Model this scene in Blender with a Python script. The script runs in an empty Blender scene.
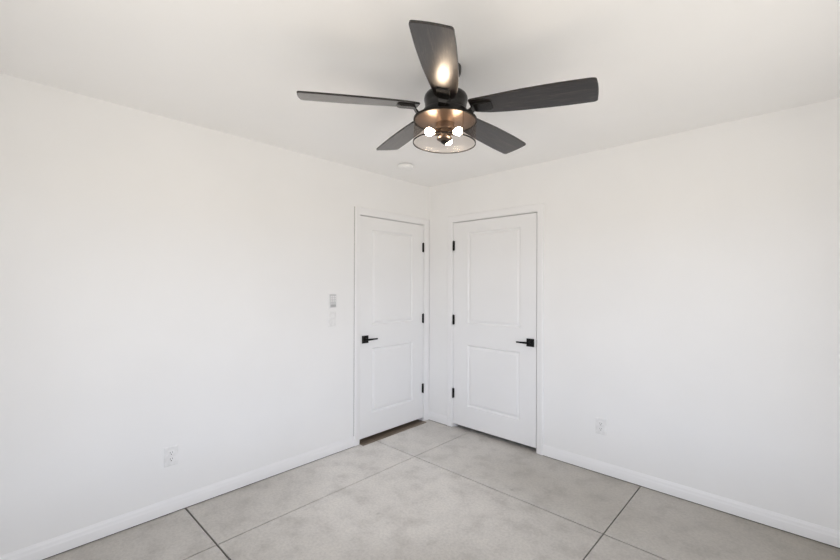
import bpy, bmesh, math, random
from mathutils import Vector, Matrix, Euler

S = bpy.context.scene
COL = S.collection
PI = math.pi
R = math.radians

# ---------------------------------------------------------------- camera
CAM = (2.8279, -3.1477, 1.4206)
cam_data = bpy.data.cameras.new('camera')
cam_data.sensor_width = 36.0
cam_data.lens = 402.344 / 840 * 36.0
cam_data.shift_y = 4.18 / 840
cam_data.clip_start = 0.01
cam = bpy.data.objects.new('camera', cam_data)
COL.objects.link(cam)
cam.matrix_world = (Matrix.Translation(CAM) @ Matrix.Rotation(0.753626, 4, 'Z')
                    @ Matrix.Rotation(R(90), 4, 'X') @ Matrix.Rotation(0.00335, 4, 'Z'))
S.camera = cam

# ---------------------------------------------------------------- sky, daylight, exposure
world = bpy.data.worlds.new('sky')
S.world = world
world.use_nodes = True
wnt = world.node_tree
bg = wnt.nodes['Background']
SKY = (0.90, 0.97, 1.12)                  # cool sky above the horizon
GROUND = (1.03, 0.965, 0.87)               # sunlit desert ground below it
wtc = wnt.nodes.new('ShaderNodeTexCoord')
wsep = wnt.nodes.new('ShaderNodeSeparateXYZ')
wramp = wnt.nodes.new('ShaderNodeValToRGB')
wmap = wnt.nodes.new('ShaderNodeMapRange')
wmap.inputs['From Min'].default_value = -1.0
wmap.inputs['From Max'].default_value = 1.0
wnt.links.new(wtc.outputs['Generated'], wsep.inputs['Vector'])
wnt.links.new(wsep.outputs['Z'], wmap.inputs['Value'])
wnt.links.new(wmap.outputs['Result'], wramp.inputs['Fac'])
# unseen surroundings, made brighter or dimmer by elevation to level the room's light
STOPS = [(0.25, GROUND, 0.86), (0.40, GROUND, 0.76), (0.48, GROUND, 0.76),
         (0.52, SKY, 1.16), (0.60, SKY, 1.20), (0.75, SKY, 0.24)]
wel = wramp.color_ramp.elements
while len(wel) < len(STOPS):
    wel.new(0.5)
for e, (pos, col, k) in zip(wel, STOPS):
    e.position = pos
    e.color = (col[0] * k, col[1] * k, col[2] * k, 1)
wnt.links.new(wramp.outputs['Color'], bg.inputs['Color'])
bg.inputs['Strength'].default_value = 2.72

RX, RY, RH = 3.25, -3.40, 2.44            # the room: x 0..RX, y RY..0, height RH
WIN = {'side': (-3.20, -0.85, 0.36, 2.02),    # in the wall x = RX : y0, y1, z0, z1
       'back': (0.95, 2.80, 0.36, 2.02)}      # in the wall y = RY : x0, x1, z0, z1


def portal(name, loc, rot, sx, sy):
    d = bpy.data.lights.new(name, 'AREA')
    d.shape = 'RECTANGLE'
    d.size, d.size_y = sx, sy
    d.cycles.is_portal = True
    o = bpy.data.objects.new(name, d)
    COL.objects.link(o)
    o.location = loc
    o.rotation_euler = rot


w = WIN['side']
portal('daylight_side', (RX + 0.115, (w[0] + w[1]) / 2, (w[2] + w[3]) / 2), (R(90), 0, R(90)), w[1] - w[0], w[3] - w[2])
w = WIN['back']
portal('daylight_back', ((w[0] + w[1]) / 2, RY - 0.115, (w[2] + w[3]) / 2), (R(90), 0, 0), w[1] - w[0], w[3] - w[2])

S.view_settings.view_transform = 'Standard'
S.view_settings.look = 'None'
S.view_settings.gamma = 1.0
S.view_settings.use_curve_mapping = False
S.view_settings.exposure = 0.0
S.cycles.max_bounces = 16
S.cycles.diffuse_bounces = 10
S.cycles.glossy_bounces = 6
S.cycles.transparent_max_bounces = 16
S.cycles.sample_clamp_indirect = 6.0
S.cycles.use_denoising = True


# ---------------------------------------------------------------- materials
def new_mat(name):
    m = bpy.data.materials.new(name)
    m.use_nodes = True
    nt = m.node_tree
    return m, nt, nt.nodes['Principled BSDF']


def N(nt, kind, **kw):
    n = nt.nodes.new(kind)
    for k, v in kw.items():
        setattr(n, k, v)
    return n


def coords(nt, scale=(1, 1, 1), obj=True):
    tc = N(nt, 'ShaderNodeTexCoord')
    mp = N(nt, 'ShaderNodeMapping')
    mp.inputs['Scale'].default_value = scale
    nt.links.new(tc.outputs['Object' if obj else 'Generated'], mp.inputs['Vector'])
    return mp.outputs['Vector']


def noise(nt, vec, scale, detail=4, rough=0.5):
    n = N(nt, 'ShaderNodeTexNoise')
    n.inputs['Scale'].default_value = scale
    n.inputs['Detail'].default_value = detail
    n.inputs['Roughness'].default_value = rough
    nt.links.new(vec, n.inputs['Vector'])
    return n.outputs['Fac']


def ramp(nt, fac, stops):
    r = N(nt, 'ShaderNodeValToRGB')
    el = r.color_ramp.elements
    while len(el) < len(stops):
        el.new(0.5)
    for e, (p, c) in zip(el, stops):
        e.position = p
        e.color = (*c, 1)
    nt.links.new(fac, r.inputs['Fac'])
    return r.outputs['Color']


def mixc(nt, a, b, fac, blend='MIX'):
    m = N(nt, 'ShaderNodeMix', data_type='RGBA', blend_type=blend)
    if isinstance(fac, (int, float)):
        m.inputs[0].default_value = fac
    else:
        nt.links.new(fac, m.inputs[0])
    for sock, v in ((m.inputs[6], a), (m.inputs[7], b)):
        if isinstance(v, tuple):
            sock.default_value = (*v, 1)
        else:
            nt.links.new(v, sock)
    return m.outputs[2]


def bump(nt, bsdf, fac, strength, dist):
    b = N(nt, 'ShaderNodeBump')
    b.inputs['Strength'].default_value = strength
    b.inputs['Distance'].default_value = dist
    nt.links.new(fac, b.inputs['Height'])
    nt.links.new(b.outputs['Normal'], bsdf.inputs['Normal'])


def paint(name, col, rough, bump_scale=0, bump_strength=0.1, var=0.012):
    m, nt, b = new_mat(name)
    v = coords(nt)
    f = noise(nt, v, 1.7, 3)
    lo = tuple(max(0, c - var) for c in col)
    hi = tuple(min(1, c + var) for c in col)
    nt.links.new(ramp(nt, f, [(0.3, lo), (0.7, hi)]), b.inputs['Base Color'])
    b.inputs['Roughness'].default_value = rough
    if bump_scale:
        bump(nt, b, noise(nt, v, bump_scale, 3), bump_strength, 0.0015)
    return m


def plain(name, col, rough, metal=0.0, coat=0.0, spec=0.5):
    m, nt, b = new_mat(name)
    v = coords(nt)
    f = noise(nt, v, 40, 3)
    nt.links.new(ramp(nt, f, [(0.3, tuple(c * 0.93 for c in col)), (0.7, tuple(min(1, c * 1.05) for c in col))]),
                 b.inputs['Base Color'])
    b.inputs['Roughness'].default_value = rough
    b.inputs['Metallic'].default_value = metal
    b.inputs['Coat Weight'].default_value = coat
    b.inputs['Specular IOR Level'].default_value = spec
    return m


M = {}
M['wall'] = paint('wall_paint', (0.90, 0.90, 0.898), 0.75, 55, 0.12)
M['ceiling'] = paint('ceiling_paint', (0.94, 0.937, 0.93), 0.85, 45, 0.15)
M['trim'] = paint('trim_paint', (0.895, 0.895, 0.90), 0.42)
M['door'] = paint('door_paint', (0.885, 0.887, 0.892), 0.45, 0)
M['plate'] = plain('white_plastic', (0.87, 0.87, 0.868), 0.35)
M['grey_plastic'] = plain('grey_plastic', (0.66, 0.66, 0.67), 0.45)
M['grey_dark'] = plain('dark_grey_plastic', (0.48, 0.48, 0.49), 0.5)
M['detector'] = plain('off_white_plastic', (0.92, 0.92, 0.91), 0.4)
M['slot'] = plain('slot_dark', (0.10, 0.10, 0.10), 0.7)
M['black_metal'] = plain('matte_black_metal', (0.006, 0.006, 0.006), 0.42, 0.0, 0.0, 0.25)
M['steel'] = plain('satin_steel', (0.45, 0.45, 0.45), 0.4, 0.8)
M['fan_metal'] = plain('bronzed_black_metal', (0.010, 0.009, 0.008), 0.27, 0.0, 0.0, 0.32)
M['fitter_metal'] = plain('bronze_fitter_metal', (0.15, 0.11, 0.085), 0.34, 0.8)
M['fan_black'] = plain('matte_black_enamel', (0.010, 0.009, 0.008), 0.5, 0.0, 0.0, 0.2)
M['dark'] = plain('groove_dark', (0.016, 0.015, 0.014), 0.9)
M['edge_shade_grey'] = plain('edge_shade_grey', (0.36, 0.355, 0.35), 0.8)  # painted shade for the left casing's outer edge
M['caulk'] = plain('joint_filler', (0.04, 0.037, 0.034), 0.9)


MOTTLE_SHADE_OFFSET = (-0.76, -10.79, 7.93)  # broad mottling, shifted so its dark parts paint shade on the dim floor edges


def concrete():
    m, nt, b = new_mat('sealed_concrete')
    v = coords(nt)
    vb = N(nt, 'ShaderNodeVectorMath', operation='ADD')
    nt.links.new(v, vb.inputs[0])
    vb.inputs[1].default_value = MOTTLE_SHADE_OFFSET
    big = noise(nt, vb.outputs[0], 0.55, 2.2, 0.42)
    mid = noise(nt, v, 6.5, 5, 0.55)
    fine = noise(nt, v, 60.0, 4, 0.7)
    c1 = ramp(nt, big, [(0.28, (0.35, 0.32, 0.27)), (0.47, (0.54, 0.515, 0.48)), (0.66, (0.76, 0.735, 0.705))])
    c2 = ramp(nt, mid, [(0.28, (0.72, 0.71, 0.695)), (0.50, (0.98, 0.98, 0.98)), (0.72, (1.08, 1.08, 1.07))])
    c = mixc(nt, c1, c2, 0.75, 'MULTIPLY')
    c3 = ramp(nt, fine, [(0.30, (0.78, 0.78, 0.78)), (0.6, (1.04, 1.04, 1.04))])
    c = mixc(nt, c, c3, 0.7, 'MULTIPLY')
    # scattered small dark stains
    vor = N(nt, 'ShaderNodeTexVoronoi')
    vor.inputs['Scale'].default_value = 3.1
    nt.links.new(v, vor.inputs['Vector'])
    spot = ramp(nt, vor.outputs['Distance'], [(0.0, (0.55, 0.54, 0.53)), (0.035, (0.8, 0.8, 0.8)), (0.06, (1, 1, 1))])
    c = mixc(nt, c, spot, 0.6, 'MULTIPLY')
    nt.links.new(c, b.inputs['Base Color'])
    r = ramp(nt, mid, [(0.3, (0.30, 0.30, 0.30)), (0.7, (0.42, 0.42, 0.42))])
    nt.links.new(r, b.inputs['Roughness'])
    b.inputs['Specular IOR Level'].default_value = 0.5
    return m


def wood_blade():
    m, nt, b = new_mat('charcoal_wood_grain')
    v = coords(nt, (1.2, 14, 14))
    g = noise(nt, v, 9, 6, 0.65)
    v2 = coords(nt, (4, 60, 60))
    g2 = noise(nt, v2, 6, 4, 0.6)
    c = ramp(nt, g, [(0.3, (0.006, 0.0045, 0.0038)), (0.55, (0.014, 0.0105, 0.009)), (0.75, (0.060, 0.045, 0.038))])
    c = mixc(nt, c, ramp(nt, g2, [(0.35, (0.6, 0.6, 0.6)), (0.65, (1.25, 1.22, 1.2))]), 0.7, 'MULTIPLY')
    nt.links.new(c, b.inputs['Base Color'])
    b.inputs['Roughness'].default_value = 0.30
    b.inputs['Specular IOR Level'].default_value = 0.2
    b.inputs['Coat Weight'].default_value = 0.75
    b.inputs['Coat IOR'].default_value = 1.6
    b.inputs['Coat Roughness'].default_value = 0.2
    bump(nt, b, g2, 0.5, 0.0006)
    nt.links.new(b.inputs['Normal'].links[0].from_socket, b.inputs['Coat Normal'])
    return m


def threshold_wood():
    m, nt, b = new_mat('brown_threshold_wood')
    v = coords(nt, (14, 1.5, 14))
    g = noise(nt, v, 5, 5, 0.6)
    c = ramp(nt, g, [(0.3, (0.13, 0.10, 0.072)), (0.6, (0.22, 0.175, 0.132)), (0.8, (0.29, 0.24, 0.19))])
    nt.links.new(c, b.inputs['Base Color'])
    b.inputs['Roughness'].default_value = 0.5
    return m


def smoked_glass():
    m, nt, b = new_mat('smoked_clear_glass')
    nt.nodes.remove(b)
    out = nt.nodes['Material Output']
    tr = N(nt, 'ShaderNodeBsdfTransparent')
    v = coords(nt)
    f = noise(nt, v, 3, 2)
    nt.links.new(ramp(nt, f, [(0.2, (0.905, 0.88, 0.86)), (0.8, (0.93, 0.905, 0.885))]), tr.inputs['Color'])
    gl = N(nt, 'ShaderNodeBsdfGlossy')
    gl.inputs['Roughness'].default_value = 0.14
    lw = N(nt, 'ShaderNodeLayerWeight')
    lw.inputs['Blend'].default_value = 0.5
    pw = N(nt, 'ShaderNodeMath', operation='POWER')
    nt.links.new(lw.outputs['Facing'], pw.inputs[0])
    pw.inputs[1].default_value = 4.0
    ma = N(nt, 'ShaderNodeMath', operation='MULTIPLY_ADD')
    nt.links.new(pw.outputs[0], ma.inputs[0])
    ma.inputs[1].default_value = 0.06
    ma.inputs[2].default_value = 0.003
    mx = N(nt, 'ShaderNodeMixShader')
    nt.links.new(ma.outputs[0], mx.inputs[0])
    nt.links.new(tr.outputs[0], mx.inputs[1])
    nt.links.new(gl.outputs[0], mx.inputs[2])
    nt.links.new(mx.outputs[0], out.inputs['Surface'])
    return m


def clear_glass():
    m, nt, b = new_mat('window_glass')
    nt.nodes.remove(b)
    out = nt.nodes['Material Output']
    tr = N(nt, 'ShaderNodeBsdfTransparent')
    gl = N(nt, 'ShaderNodeBsdfGlossy')
    gl.inputs['Roughness'].default_value = 0.02
    mx = N(nt, 'ShaderNodeMixShader')
    mx.inputs[0].default_value = 0.04
    nt.links.new(tr.outputs[0], mx.inputs[1])
    nt.links.new(gl.outputs[0], mx.inputs[2])
    nt.links.new(mx.outputs[0], out.inputs['Surface'])
    return m


BULB_STRENGTH = 66.0


def bulb_glow():
    m, nt, b = new_mat('lit_bulb_glass')
    b.inputs['Base Color'].default_value = (0.9, 0.85, 0.75, 1)
    b.inputs['Emission Color'].default_value = (1.0, 0.82, 0.62, 1)
    b.inputs['Emission Strength'].default_value = BULB_STRENGTH
    return m


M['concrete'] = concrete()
M['blade'] = wood_blade()
M['threshold'] = threshold_wood()
M['smoked'] = smoked_glass()
M['pane'] = clear_glass()
M['bulb'] = bulb_glow()


# ---------------------------------------------------------------- mesh helpers
def box(bm, lo, hi, mi=0):
    x0, y0, z0 = (min(a, b) for a, b in zip(lo, hi))
    x1, y1, z1 = (max(a, b) for a, b in zip(lo, hi))
    v = [bm.verts.new(p) for p in ((x0, y0, z0), (x1, y0, z0), (x1, y1, z0), (x0, y1, z0),
                                   (x0, y0, z1), (x1, y0, z1), (x1, y1, z1), (x0, y1, z1))]
    for f in ((0, 3, 2, 1), (4, 5, 6, 7), (0, 1, 5, 4), (1, 2, 6, 5), (2, 3, 7, 6), (3, 0, 4, 7)):
        bm.faces.new([v[i] for i in f]).material_index = mi
    return v


def prism(bm, pts, axis_vec):
    """extrude a closed planar polygon (list of 3D points) along axis_vec"""
    a = [bm.verts.new(p) for p in pts]
    b = [bm.verts.new(Vector(p) + Vector(axis_vec)) for p in pts]
    n = len(pts)
    bm.faces.new(a[::-1])
    bm.faces.new(b)
    for i in range(n):
        j = (i + 1) % n
        bm.faces.new((a[i], a[j], b[j], b[i]))


def lathe(bm, prof, seg=48, mat=None, closed=False):
    """revolve (r, z) pairs round Z"""
    rings = []
    for r, z in prof:
        if r < 1e-6:
            rings.append([bm.verts.new((0, 0, z))])
        else:
            rings.append([bm.verts.new((r * math.cos(2 * PI * k / seg), r * math.sin(2 * PI * k / seg), z))
                          for k in range(seg)])
    pairs = list(zip(rings, rings[1:]))
    if closed:
        pairs.append((rings[-1], rings[0]))
    for a, b in pairs:
        for k in range(seg):
            j = (k + 1) % seg
            va = [a[0]] if len(a) == 1 else [a[k], a[j]]
            vb = [b[0]] if len(b) == 1 else [b[j], b[k]]
            if len(va) + len(vb) > 2:
                bm.faces.new(va + vb)
    if mat is not None:
        bmesh.ops.transform(bm, matrix=mat, verts=[v for r in rings for v in r])


def build(name, bm, mats, parent=None, smooth=False, bevel=0.0, bseg=2, matrix=None):
    bmesh.ops.recalc_face_normals(bm, faces=bm.faces)
    me = bpy.data.meshes.new(name)
    bm.to_mesh(me)
    bm.free()
    for m in (mats if isinstance(mats, (list, tuple)) else [mats]):
        me.materials.append(M[m])
    o = bpy.data.objects.new(name, me)
    COL.objects.link(o)
    if parent:
        o.parent = parent
    if matrix is not None:
        o.matrix_basis = matrix
    if smooth:
        for p in me.polygons:
            p.use_smooth = True
        me.set_sharp_from_angle(angle=R(38))
    if bevel:
        b = o.modifiers.new('bevel', 'BEVEL')
        b.width = bevel
        b.segments = bseg
        b.limit_method = 'ANGLE'
        b.angle_limit = R(40)
    return o


def tag(o, label, cat, group=None, kind=None):
    o['label'] = label
    o['category'] = cat
    if group:
        o['group'] = group
    if kind:
        o['kind'] = kind
    return o


def struct(o, label, cat):
    return tag(o, label, cat, kind='structure')


# ---------------------------------------------------------------- floor, ceiling
GX = [-1.0, 0.530, 2.024, RX + 0.12]
GY = [RY - 0.12, -2.304, -0.757, 0.9]
bm = bmesh.new()
g, gy = 0.0034, 0.0046
for i in range(3):
    for j in range(3):
        x0, x1 = GX[i] + (g if i else 0), GX[i + 1] - (g if i < 2 else 0)
        y0, y1 = GY[j] + (gy if j else 0), GY[j + 1] - (gy if j < 2 else 0)
        box(bm, (x0, y0, -0.012), (x1, y1, 0), 0)
box(bm, (GX[0], GY[0], -0.08), (GX[3], GY[3], -0.011), 1)
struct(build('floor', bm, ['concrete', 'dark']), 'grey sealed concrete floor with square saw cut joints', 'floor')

bm = bmesh.new()
box(bm, (-0.12, RY - 0.12, RH), (RX + 0.12, 0.12, RH + 0.1))
struct(build('ceiling', bm, 'ceiling'), 'flat white painted ceiling over the whole room', 'ceiling')

# ---------------------------------------------------------------- walls with their openings
T = 0.12
D1 = (-0.914, -0.081)      # door 1 opening between jambs, along y on the wall x = 0
D2 = (0.328, 1.227)        # door 2 opening between jambs, along x on the wall y = 0
DTOP = 2.034
JT = 0.018


def wall_with_opening(axis, a0, a1, o0, o1, z0, z1, plane, out):
    """a wall running along axis ('x'/'y') from a0 to a1 with a hole o0..o1, z0..z1; thickness out (signed) from plane"""
    b = bmesh.new()

    def bx(p0, p1, q0, q1):
        if p1 - p0 < 1e-6 or q1 - q0 < 1e-6:
            return
        if axis == 'y':
            box(b, (plane, p0, q0), (plane + out, p1, q1))
        else:
            box(b, (p0, plane, q0), (p1, plane + out, q1))
    bx(a0, o0, 0, RH)
    bx(o1, a1, 0, RH)
    bx(o0, o1, z1, RH)
    bx(o0, o1, 0, z0)
    return b


struct(build('wall_left', wall_with_opening('y', RY - T, 0, D1[0] - JT, D1[1] + JT, 0, DTOP + JT, 0, -T), 'wall'),
       'white painted left wall with a door near the corner', 'wall')
struct(build('wall_right', wall_with_opening('x', -T, RX + T, D2[0] - JT, D2[1] + JT, 0, DTOP + JT, 0, T), 'wall'),
       'white painted right wall with a door near the corner', 'wall')
w = WIN['side']
struct(build('wall_side', wall_with_opening('y', RY, 0, w[0], w[1], w[2], w[3], RX, T), 'wall'),
       'white window wall on the right, outside the picture', 'wall')
w = WIN['back']
struct(build('wall_back', wall_with_opening('x', 0, RX, w[0], w[1], w[2], w[3], RY, -T), 'wall'),
       'white window wall behind, outside the picture', 'wall')

# spaces beyond the two doors
bm = bmesh.new()
box(bm, (-1.0, -1.6, 0), (-0.95, 0.12, RH))
box(bm, (-0.95, -1.6, 0), (-T, -1.55, RH))
box(bm, (-0.95, 0.07, 0), (-T, 0.12, RH))
box(bm, (-1.0, -1.6, RH), (-T, 0.12, RH + 0.05))
struct(build('wall_hallway', bm, 'wall'), 'white hallway walls beyond the left door', 'wall')
bm = bmesh.new()
box(bm, (-0.1, 0.85, 0), (1.7, 0.9, RH))
box(bm, (-0.1, T, 0), (-0.05, 0.85, RH))
box(bm, (1.65, T, 0), (1.7, 0.85, RH))
box(bm, (-0.1, T, RH), (1.7, 0.9, RH + 0.05))
struct(build('wall_closet', bm, 'wall'), 'closet walls beyond the right door', 'wall')


# windows behind the camera
def window(name, axis, lo, hi, z0, z1, plane, out, label):
    def P(a, d, z):
        return (plane + d * out, a, z) if axis == 'y' else (a, plane + d * out, z)
    b = bmesh.new()
    f = 0.05
    for (p0, p1, q0, q1) in ((lo, hi, z0, z0 + f), (lo, hi, z1 - f, z1), (lo, lo + f, z0 + f, z1 - f),
                             (hi - f, hi, z0 + f, z1 - f), ((lo + hi) / 2 - 0.02, (lo + hi) / 2 + 0.02, z0 + f, z1 - f)):
        box(b, P(p0, 0.065, q0), P(p1, 0.105, q1))
    fr = struct(build(name, b, 'trim', bevel=0.003), label, 'window')
    b = bmesh.new()
    box(b, P(lo + f, 0.082, z0 + f), P(hi - f, 0.088, z1 - f))
    build('pane', b, 'pane', fr)


w = WIN['side']
window('window_1', 'y', *w, RX, 1, 'white sliding window in the right hand wall')
w = WIN['back']
window('window_2', 'x', *w, RY, -1, 'white sliding window in the rear wall')


# ---------------------------------------------------------------- casings and jambs
CW_PROF = [(0.000, 0.000), (0.000, 0.0105), (0.003, 0.0125), (0.022, 0.0125), (0.030, 0.0150),
           (0.046, 0.0165), (0.053, 0.0160), (0.057, 0.0120), (0.057, 0.0)]   # w (inner to outer), thickness


def wallpt(axis, a, d, z):
    """axis 'y': wall x=0 (out into room = +x); axis 'x': wall y=0 (out into room = -y)"""
    return (d, a, z) if axis == 'y' else (a, -d, z)


def casing(name, axis, i0, i1, ztop, w0, w1, label):
    b = bmesh.new()
    loops = []
    for k in range(4):                       # foot left, mitre left, mitre right, foot right
        ring = []
        for wv, th in CW_PROF:
            s0, s1 = wv * w0 / 0.057, wv * w1 / 0.057
            a = i0 - s0 if k < 2 else i1 + s1
            z = 0.004 if k in (0, 3) else ztop + wv * 0.060 / 0.057
            ring.append(b.verts.new(wallpt(axis, a, th, z)))
        loops.append(ring)
    n = len(CW_PROF)
    for k in range(3):
        for i in range(n - 1):
            b.faces.new((loops[k][i], loops[k][i + 1], loops[k + 1][i + 1], loops[k + 1][i]))
        b.faces.new((loops[k][n - 1], loops[k][0], loops[k + 1][0], loops[k + 1][n - 1]))
    b.faces.new(loops[0])
    b.faces.new(loops[3])
    o = struct(build(name, b, 'trim', smooth=True), label, 'door casing')
    b = bmesh.new()
    j0, j1, jz = i0 + 0.005, i1 - 0.005, ztop - 0.005
    box(b, wallpt(axis, j0 - JT, 0.0005, 0.0), wallpt(axis, j0, -T, jz))
    box(b, wallpt(axis, j1, 0.0005, 0.0), wallpt(axis, j1 + JT, -T, jz))
    box(b, wallpt(axis, j0 - JT, 0.0005, jz), wallpt(axis, j1 + JT, -T, jz + JT))
    # door stop
    st = 0.011
    box(b, wallpt(axis, j0, -0.040, 0.0), wallpt(axis, j0 + st, -0.075, jz - st))
    box(b, wallpt(axis, j1 - st, -0.040, 0.0), wallpt(axis, j1, -0.075, jz - st))
    box(b, wallpt(axis, j0, -0.040, jz - st), wallpt(axis, j1, -0.075, jz))
    build('jamb', b, 'trim', o)
    return o


casing('trim_1', 'y', D1[0] - 0.005, D1[1] + 0.005, DTOP + 0.005, 0.055, 0.070,
       'white casing around the left door')
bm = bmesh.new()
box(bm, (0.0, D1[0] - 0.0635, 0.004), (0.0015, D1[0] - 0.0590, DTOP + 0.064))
build('joint', bm, 'edge_shade_grey', bpy.data.objects['trim_1'])  # thin strip where casing meets wall, its grey standing in for edge shade
casing('trim_2', 'x', D2[0] - 0.005, D2[1] + 0.005, DTOP + 0.005, 0.060, 0.057,
       'white casing around the right door')


# ---------------------------------------------------------------- doors
def door(name, axis, a0, a1, zb, zt, pa0, pa1, panels, hinge_a, hinge_z, rose_a, rose_z, lever_dir, label):
    th = 0.035
    f0 = -0.002                              # front face, just behind the wall plane
    b = bmesh.new()

    def V(a, d, z):
        return b.verts.new(wallpt(axis, a, d, z))

    def quad(p0, p1, q0, q1, d=f0):
        b.faces.new((V(p0, d, q0), V(p1, d, q0), V(p1, d, q1), V(p0, d, q1)))
    # stiles and rails
    quad(a0, pa0, zb, zt)
    quad(pa1, a1, zb, zt)
    zs = [zb] + [z for p in panels for z in p] + [zt]
    for k in range(0, len(zs), 2):
        quad(pa0, pa1, zs[k], zs[k + 1])
    # moulded raised panels
    prof = [(0.0, 0.0), (0.002, -0.0035), (0.011, -0.013), (0.016, -0.0145), (0.020, -0.0125), (0.036, -0.0035), (0.041, -0.003)]
    for z0, z1 in panels:
        prev = None
        for off, dep in prof:
            ring = [V(pa0 + off, f0 + dep, z0 + off), V(pa1 - off, f0 + dep, z0 + off),
                    V(pa1 - off, f0 + dep, z1 - off), V(pa0 + off, f0 + dep, z1 - off)]
            if prev:
                for i in range(4):
                    j = (i + 1) % 4
                    b.faces.new((prev[i], prev[j], ring[j], ring[i]))
            prev = ring
        b.faces.new(prev)
    # edges and back
    c = [(a0, zb), (a1, zb), (a1, zt), (a0, zt)]
    for i in range(4):
        j = (i + 1) % 4
        b.faces.new((V(c[i][0], f0, c[i][1]), V(c[j][0], f0, c[j][1]), V(c[j][0], f0 - th, c[j][1]), V(c[i][0], f0 - th, c[i][1])))
    quad(a0, a1, zb, zt, f0 - th)
    bmesh.ops.remove_doubles(b, verts=b.verts, dist=1e-5)
    o = struct(build(name, b, 'door'), label, 'door')

    # hinges: barrel with knuckle joints and ball tips, plus the leaf edge
    for hz in hinge_z:
        b = bmesh.new()
        hh = 0.092
        prof = [(0, -hh / 2 - 0.006), (0.004, -hh / 2 - 0.004), (0.0045, -hh / 2)]
        for k in range(5):
            zz = -hh / 2 + hh * k / 5
            prof += [(0.0078, zz + 0.0006), (0.0078, zz + hh / 5 - 0.0006), (0.0068, zz + hh / 5)]
        prof += [(0.0045, hh / 2), (0.004, hh / 2 + 0.004), (0, hh / 2 + 0.006)]
        lathe(b, prof, 20, Matrix.Translation(wallpt(axis, hinge_a, 0.0065, hz)))
        box(b, wallpt(axis, hinge_a - 0.011, -0.001, hz - hh / 2), wallpt(axis, hinge_a + 0.011, 0.0012, hz + hh / 2))
        build('hinge', b, 'black_metal', o, smooth=True)['label'] = 'black hinge'

    # lever handle with square rose
    b = bmesh.new()
    h = 0.034
    box(b, wallpt(axis, rose_a - h, f0, rose_z - h), wallpt(axis, rose_a + h, 0.0085, rose_z + h))
    hd = build('door_handle', b, 'black_metal', o, bevel=0.0015)
    hd['label'] = 'black square rose with a slim lever'
    b = bmesh.new()
    q = Vector(wallpt(axis, 0, 1, 0))
    rot = q.to_track_quat('Z', 'Y').to_matrix().to_4x4()
    lathe(b, [(0, 0.0085), (0.015, 0.0085), (0.0145, 0.013), (0.0105, 0.016), (0.0105, 0.046), (0.0095, 0.048), (0, 0.048)], 28,
          Matrix.Translation(wallpt(axis, rose_a, 0, rose_z)) @ rot)
    # the flat lever bar, slightly tapered towards its end
    L = 0.112
    s = lever_dir
    pts_near = [(-0.012, 0.036, 0.0085), (-0.012, 0.036, -0.0085), (-0.012, 0.048, -0.0085), (-0.012, 0.048, 0.0085)]
    secs = [(-0.012, 0.0085, 0.036, 0.048), (0.02, 0.0085, 0.037, 0.048), (0.07, 0.0070, 0.040, 0.049), (L - 0.004, 0.0062, 0.041, 0.049), (L, 0.0045, 0.0425, 0.0475)]
    prev = None
    for (da, hz, d0, d1) in secs:
        ring = [b.verts.new(wallpt(axis, rose_a + s * da, d, rose_z + z)) for d, z in ((d0, hz), (d0, -hz), (d1, -hz), (d1, hz))]
        if prev:
            for i in range(4):
                j = (i + 1) % 4
                b.faces.new((prev[i], prev[j], ring[j], ring[i]))
        else:
            b.faces.new(ring)
        prev = ring
    b.faces.new(prev)
    build('lever', b, 'black_metal', hd, smooth=True)

    # latch face on the free edge
    edge = a1 if lever_dir < 0 else a0
    s2 = 1 if lever_dir < 0 else -1
    b = bmesh.new()
    box(b, wallpt(axis, edge - 0.0002 * s2, f0 + 0.0008, rose_z - 0.028), wallpt(axis, edge + 0.0035 * s2, f0 - 0.02, rose_z + 0.028))
    build('latch_plate', b, 'steel', o)
    return o


door('door_1', 'y', D1[0] + 0.004, D1[1] - 0.003, 0.040, DTOP - 0.006, -0.772, -0.236,
     [(0.243, 0.838), (1.046, 1.918)], D1[1] - 0.0095, (1.800, 1.068, 0.345), -0.853, 0.924, 1,
     'white two panel door on the left wall, lever at its left')
door('door_2', 'x', D2[0] + 0.003, D2[1] - 0.006, 0.040, DTOP - 0.006, 0.502, 1.070,
     [(0.240, 0.834), (1.042, 1.922)], D2[0] + 0.0075, (1.803, 1.070, 0.342), 1.168, 0.925, -1,
     'white two panel door on the right wall, lever at its right')

# brown strip in the left doorway, crossed by the floor joint
bm = bmesh.new()
for y0, y1 in ((D1[0] + 0.003, -0.7585), (-0.7545, D1[1] - 0.003)):
    box(bm, (-0.118, y0, 0.0), (0.053, y1, 0.005))
struct(build('trim_3', bm, 'threshold', bevel=0.001), 'brown threshold strip under the left door', 'threshold')


# ---------------------------------------------------------------- baseboards
BP = [(0.0, 0.005), (0.013, 0.005), (0.013, 0.052), (0.0115, 0.057), (0.0100, 0.060), (0.0098, 0.071),
      (0.0075, 0.078), (0.0045, 0.083), (0.0030, 0.089), (0.0, 0.089)]


def baseboard(name, axis, a0, a1, label):
    b = bmesh.new()
    prism(b, [wallpt(axis, a0, d, z) for d, z in BP], wallpt(axis, a1 - a0, 0, 0))
    o = struct(build(name, b, 'trim', smooth=True), label, 'baseboard')
    b = bmesh.new()
    box(b, wallpt(axis, a0, 0.0, 0.0), wallpt(axis, a1, 0.009, 0.0052))
    build('joint', b, 'caulk', o)
    return o


baseboard('baseboard_left', 'y', RY, D1[0] - 0.060, 'white baseboard along the left wall')
baseboard('baseboard_right', 'x', D2[1] + 0.062, RX, 'white baseboard along the right wall beside the right door')
baseboard('baseboard_corner', 'x', 0.0005, D2[0] - 0.065, 'short white baseboard in the corner between the doors')


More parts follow.
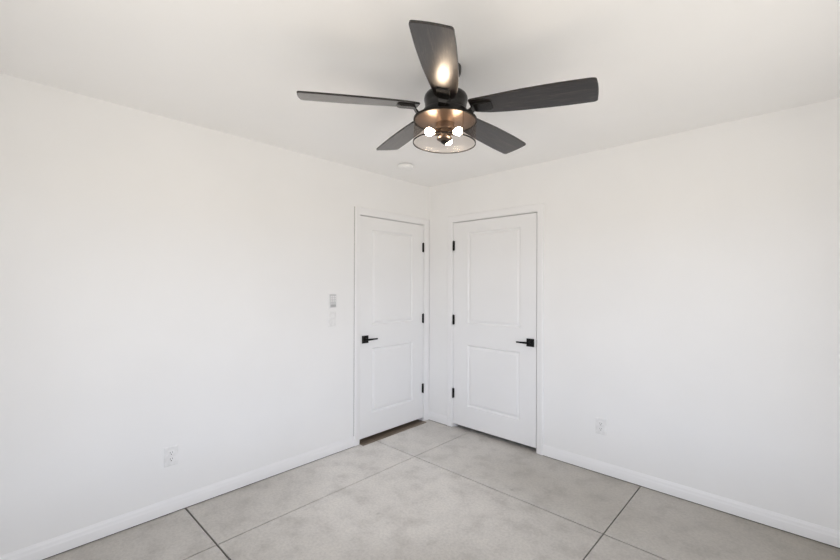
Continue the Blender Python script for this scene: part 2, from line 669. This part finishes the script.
# ---------------------------------------------------------------- wall plates
def frame(axis, a, z):
    """local x along the wall to the viewer's right, y up, z out of the wall"""
    if axis == 'y':
        m = Matrix(((0, 0, 1, 0.0), (1, 0, 0, a), (0, 1, 0, z), (0, 0, 0, 1)))
    else:
        m = Matrix(((1, 0, 0, a), (0, 0, -1, 0.0), (0, 1, 0, z), (0, 0, 0, 1)))
    return m


def plate_mesh(wd, ht, th=0.006):
    b = bmesh.new()
    e = 0.006
    lo = [b.verts.new((sx * wd / 2, sy * ht / 2, 0)) for sx, sy in ((-1, -1), (1, -1), (1, 1), (-1, 1))]
    md = [b.verts.new((sx * wd / 2, sy * ht / 2, th * 0.45)) for sx, sy in ((-1, -1), (1, -1), (1, 1), (-1, 1))]
    hi = [b.verts.new((sx * (wd / 2 - e), sy * (ht / 2 - e), th)) for sx, sy in ((-1, -1), (1, -1), (1, 1), (-1, 1))]
    b.faces.new(lo[::-1])
    b.faces.new(hi)
    for p, q in ((lo, md), (md, hi)):
        for i in range(4):
            j = (i + 1) % 4
            b.faces.new((p[i], p[j], q[j], q[i]))
    return b


def empty(name, matrix):
    o = bpy.data.objects.new(name, None)
    COL.objects.link(o)
    o.matrix_world = matrix
    o.empty_display_size = 0.05
    return o


def screw(parent, x, y, z):
    b = bmesh.new()
    lathe(b, [(0, z + 0.0012), (0.0022, z + 0.001), (0.0032, z), (0.0032, z - 0.001)], 14, Matrix.Translation((x, y, 0)))
    build('screw', b, 'plate', parent, smooth=True)


def outlet(axis, a, z, label):
    root = empty('wall_outlet', frame(axis, a, z))
    tag(root, label, 'outlet', 'white duplex outlets')
    build('cover_plate', plate_mesh(0.079, 0.121), 'plate', root, bevel=0.001)
    for s in (1, -1):
        b = bmesh.new()
        box(b, (-0.0165, s * 0.0195 - 0.0135, 0.004), (0.0165, s * 0.0195 + 0.0135, 0.0078))
        rc = build('receptacle', b, 'plate', root, bevel=0.0015)
        b = bmesh.new()
        cy = s * 0.0195
        box(b, (-0.0078, cy - 0.001, 0.0074), (-0.0054, cy + 0.0085, 0.0081))
        box(b, (0.0054, cy + 0.0005, 0.0074), (0.0078, cy + 0.0085, 0.0081))
        lathe(b, [(0, 0.0081), (0.0030, 0.0081), (0.0030, 0.0074)], 16, Matrix.Translation((0, cy - 0.0075, 0)))
        build('slots', b, 'slot', rc)
    screw(root, 0, 0, 0.0075)
    return root


outlet('y', -2.383, 0.352, 'white duplex outlet low on the left wall above the baseboard')
outlet('x', 1.751, 0.355, 'white duplex outlet low on the right wall beside the right door')

# rocker switch
sw = empty('light_switch', frame('y', -1.204, 1.127))
tag(sw, 'white rocker light switch on the left wall, below the grey control', 'light switch')
build('cover_plate', plate_mesh(0.073, 0.119), 'plate', sw, bevel=0.001)
bm = bmesh.new()
pr = [(-0.033, 0.0045), (-0.033, 0.0078), (-0.0005, 0.0068), (0.033, 0.0092), (0.033, 0.0045)]
prism(bm, [(-0.0165, y, z) for y, z in pr], (0.033, 0, 0))
build('rocker', bm, 'plate', sw, bevel=0.0008)
for s in (1, -1):
    screw(sw, 0, s * 0.049, 0.0062)

# grey control above it
ct = empty('wall_control', frame('y', -1.203, 1.279))
tag(ct, 'grey wall control with small buttons above the white light switch', 'wall control')
build('cover_plate', plate_mesh(0.069, 0.117, 0.007), 'plate', ct, bevel=0.001)
bm = bmesh.new()
box(bm, (-0.030, -0.053, 0.0055), (0.030, 0.054, 0.016))
build('control_body', bm, 'grey_plastic', ct, bevel=0.003)['label'] = 'grey body'
for i in range(3):
    for j in range(3):
        bm = bmesh.new()
        box(bm, (-0.019 + i * 0.019 - 0.006, 0.036 - j * 0.018 - 0.0055, 0.0155), (-0.019 + i * 0.019 + 0.006, 0.036 - j * 0.018 + 0.0055, 0.0175))
        build('button', bm, 'plate', ct, bevel=0.001)
bm = bmesh.new()
box(bm, (-0.024, -0.047, 0.0155), (0.024, -0.030, 0.0172))
build('label_strip', bm, 'grey_dark', ct, bevel=0.0008)

# ---------------------------------------------------------------- smoke detector
sd = empty('smoke_detector', Matrix.Translation((0.385, -0.730, RH)))
tag(sd, 'small round white smoke detector on the ceiling near the corner', 'smoke detector')
bm = bmesh.new()
lathe(bm, [(0, 0), (0.060, 0), (0.060, -0.012), (0, -0.012)], 48)
build('mounting_base', bm, 'grey_plastic', sd, smooth=True)
bm = bmesh.new()
lathe(bm, [(0.0, -0.010), (0.068, -0.010), (0.071, -0.013), (0.0705, -0.024), (0.066, -0.033), (0.052, -0.038), (0.0, -0.039)], 48)
build('cover', bm, 'detector', sd, smooth=True)
bm = bmesh.new()
lathe(bm, [(0, -0.0405), (0.009, -0.0405), (0.010, -0.0382)], 24, Matrix.Translation((0.02, -0.012, 0)))
build('test_button', bm, 'detector', sd, smooth=True)

# ---------------------------------------------------------------- ceiling fan
FP = Vector((1.6207, -1.6819, 2.40))                 # hanger ball, the fan leans a little about it
TILT = Euler((-0.0126, 0.0343, 0)).to_matrix().to_4x4()
fan = empty('ceiling_fan', Matrix.Translation((FP.x, FP.y, RH)))
tag(fan, 'black five blade ceiling fan with a smoked glass light hanging from the ceiling', 'ceiling fan')
DROP = Matrix.Translation((0, 0, FP.z - RH)) @ TILT  # fan frame: origin at the hanger ball


def fz(z):                                           # world height on the axis -> height in the fan frame
    return z - FP.z


def fpart(name, bm, mat, parent=fan, m=Matrix.Identity(4), **kw):
    return build(name, bm, mat, parent, matrix=(DROP @ m) if parent is fan else m, **kw)


# canopy and downrod
bm = bmesh.new()
lathe(bm, [(0, 0), (0.068, 0), (0.068, -0.020), (0.066, -0.030), (0.060, -0.040), (0.048, -0.050), (0.032, -0.056), (0.018, -0.058), (0, -0.058)], 48)
build('canopy', bm, 'fan_metal', fan, smooth=True)
bm = bmesh.new()
lathe(bm, [(0, fz(2.395)), (0.0128, fz(2.395)), (0.0128, fz(2.318)), (0, fz(2.318))], 28)
fpart('downrod', bm, 'fan_metal', smooth=True)

# motor housing
bm = bmesh.new()
lathe(bm, [(0, fz(2.332)), (0.022, fz(2.332)), (0.028, fz(2.326)), (0.055, fz(2.324)), (0.082, fz(2.319)), (0.095, fz(2.311)), (0.1005, fz(2.302)),
           (0.1025, fz(2.292)), (0.1025, fz(2.284)), (0.0990, fz(2.272)), (0.0970, fz(2.256)), (0.0970, fz(2.236)), (0, fz(2.236))], 72)
housing = fpart('motor_housing', bm, 'fan_metal', smooth=True)
bm = bmesh.new()
lathe(bm, [(0.090, fz(2.238)), (0.1035, fz(2.236)), (0.106, fz(2.231)), (0.106, fz(2.216)), (0.098, fz(2.206)), (0.0, fz(2.206))], 72)
fpart('rotor_ring', bm, 'fan_metal', smooth=True)

# five blades
PH = 0.3085
SAG = 0.034
PITCH = -0.204
NEG = [(0.124, -0.030), (0.128, -0.0355), (0.18, -0.041), (0.23, -0.046), (0.30, -0.054), (0.36, -0.060), (0.43, -0.064), (0.51, -0.068), (0.60, -0.069), (0.640, -0.0685),
       (0.650, -0.066), (0.6555, -0.060)]
POS = [(0.6585, 0.060), (0.6580, 0.070), (0.652, 0.0765), (0.642, 0.079), (0.60, 0.081), (0.54, 0.083), (0.45, 0.0835), (0.36, 0.082), (0.31, 0.080), (0.25, 0.076),
       (0.20, 0.071), (0.165, 0.063), (0.140, 0.055), (0.128, 0.048), (0.124, 0.042)]
OUT = NEG + [(0.6600, -0.030), (0.6615, 0.0), (0.6610, 0.030)] + POS
BT = 0.0085
blade0 = None
# frame of a blade: r along X, chord along Y, rolled by the pitch and sagging outwards
BM = (Matrix.Translation((0, 0, fz(2.2307) + SAG * 0.66)) @ Matrix.Rotation(SAG, 4, 'Y') @ Matrix.Rotation(PITCH, 4, 'X'))
for k in range(5):
    m = Matrix.Translation((-0.0036, -0.0034, 0)) @ Matrix.Rotation(PH + k * 2 * PI / 5, 4, 'Z') @ BM
    if blade0 is None:
        bm = bmesh.new()
        prism(bm, [(x * 1.008, y, -BT / 2) for x, y in OUT], (0, 0, BT))
        blade0 = fpart('blade', bm, 'blade', m=m, bevel=0.0018)
        blade0['label'] = 'charcoal wood grain blade'
        # blade iron: a cranked arm rising from the rotor, then a plate under the blade
        bm = bmesh.new()
        inv = BM.inverted()
        secs = [((0.096, 0.0, fz(2.212)), 0.020, 0.011), ((0.124, 0.0, fz(2.213)), 0.019, 0.011), ((0.137, 0.002, fz(2.224)), 0.019, 0.012)]
        pts = [(inv @ Vector(c), hw, ht) for c, hw, ht in secs]
        pts += [(Vector((0.145, 0.006, -0.0100)), 0.024, 0.012), (Vector((0.152, 0.012, -0.0092)), 0.030, 0.0125),
                (Vector((0.212, 0.012, -0.0090)), 0.030, 0.012), (Vector((0.222, 0.012, -0.0075)), 0.028, 0.009), (Vector((0.227, 0.012, -0.006)), 0.023, 0.006)]
        prev = None
        for c, hw, ht in pts:
            ring = [bm.verts.new(c + Vector((0, sy * hw, sz * ht / 2))) for sy, sz in ((-1, -1), (1, -1), (1, 1), (-1, 1))]
            if prev:
                for i in range(4):
                    j = (i + 1) % 4
                    bm.faces.new((prev[i], prev[j], ring[j], ring[i]))
            else:
                bm.faces.new(ring)
            prev = ring
        bm.faces.new(prev)
        iron0 = fpart('blade_iron', bm, 'fan_metal', blade0, bevel=0.002)
    else:
        b2 = blade0.copy()
        COL.objects.link(b2)
        b2.parent = fan
        b2.matrix_basis = DROP @ m
        i2 = iron0.copy()
        COL.objects.link(i2)
        i2.parent = b2

# light kit
ZP, ZB, RS = 2.191, 2.084, 0.1480
bm = bmesh.new()
lathe(bm, [(0, fz(2.207)), (0.085, fz(2.207)), (0.125, fz(ZP + 0.009)), (RS + 0.001, fz(ZP + 0.006)), (RS + 0.0015, fz(ZP - 0.004)),
           (RS - 0.006, fz(ZP - 0.004)), (RS - 0.006, fz(ZP)), (0, fz(ZP))], 72)
fpart('light_kit_plate', bm, 'fan_black', smooth=True)
bm = bmesh.new()
lathe(bm, [(0.1418, fz(ZP - 0.0005)), (0.1410, fz(ZP - 0.003)), (0.090, fz(ZP - 0.007)), (0.060, fz(ZP - 0.014)), (0.0, fz(ZP - 0.014))], 64)
fpart('reflector_pan', bm, 'fitter_metal', smooth=True)
bm = bmesh.new()
lathe(bm, [(RS, fz(ZP - 0.004)), (RS, fz(ZB)), (RS - 0.0015, fz(ZB - 0.0015)), (RS - 0.003, fz(ZB)), (RS - 0.003, fz(ZP - 0.004))], 96, closed=True)
shade = fpart('glass_shade', bm, 'smoked', smooth=True)
shade['label'] = 'smoked clear glass drum'
bm = bmesh.new()
lathe(bm, [(RS + 0.0004, fz(ZB + 0.0035)), (RS + 0.0004, fz(ZB - 0.001)), (RS - 0.0034, fz(ZB - 0.001)), (RS - 0.0034, fz(ZB + 0.0035))], 96, closed=True)
build('shade_rim', bm, 'fan_black', shade, smooth=True)
bm = bmesh.new()
sa = R(343)
prism(bm, [((RS + rr) * math.cos(sa + da), (RS + rr) * math.sin(sa + da), fz(ZB))
           for rr, da in ((-0.0036, -0.006), (-0.0036, 0.006), (0.0006, 0.006), (0.0006, -0.006))], (0, 0, ZP - ZB - 0.004))
build('seam', bm, 'fitter_metal', shade)
# centre stem and finial
bm = bmesh.new()
lathe(bm, [(0, fz(ZP - 0.013)), (0.044, fz(ZP - 0.013)), (0.044, fz(ZP - 0.040)), (0.040, fz(ZP - 0.044)), (0.028, fz(ZP - 0.046)),
           (0.028, fz(2.112)), (0.036, fz(2.110)), (0.036, fz(2.103)), (0.026, fz(2.097)), (0.017, fz(2.095)), (0, fz(2.095))], 40)
fpart('socket_hub', bm, 'fitter_metal', smooth=True)
bm = bmesh.new()
lathe(bm, [(0, fz(2.096)), (0.015, fz(2.096)), (0.018, fz(2.090)), (0.012, fz(2.085)), (0.006, fz(2.081)), (0, fz(2.080))], 10)
fpart('finial', bm, 'fan_metal')
# three bulbs pointing outwards
VR = 0.753626
bulb0 = None
for deg in (207, 317, 73):
    a = R(deg) + VR
    m = Matrix.Rotation(a, 4, 'Z') @ Matrix.Translation((0, 0, fz(2.134))) @ Matrix.Rotation(R(97), 4, 'Y')
    if bulb0 is None:
        bm = bmesh.new()
        lathe(bm, [(0.0, 0.104), (0.008, 0.102), (0.015, 0.096), (0.0185, 0.088), (0.0185, 0.080), (0.015, 0.070), (0.010, 0.062), (0.009, 0.056), (0, 0.056)], 28)
        bulb0 = fpart('bulb', bm, 'bulb', m=m, smooth=True)
        bulb0['label'] = 'lit warm bulb'
        bm = bmesh.new()
        lathe(bm, [(0, 0.022), (0.0135, 0.022), (0.0150, 0.026), (0.0150, 0.052), (0.0125, 0.056), (0.010, 0.058), (0, 0.058)], 28)
        sock0 = build('socket', bm, 'fitter_metal', bulb0, smooth=True)
    else:
        b2 = bulb0.copy()
        COL.objects.link(b2)
        b2.parent = fan
        b2.matrix_basis = DROP @ m
        s2 = sock0.copy()
        COL.objects.link(s2)
        s2.parent = b2
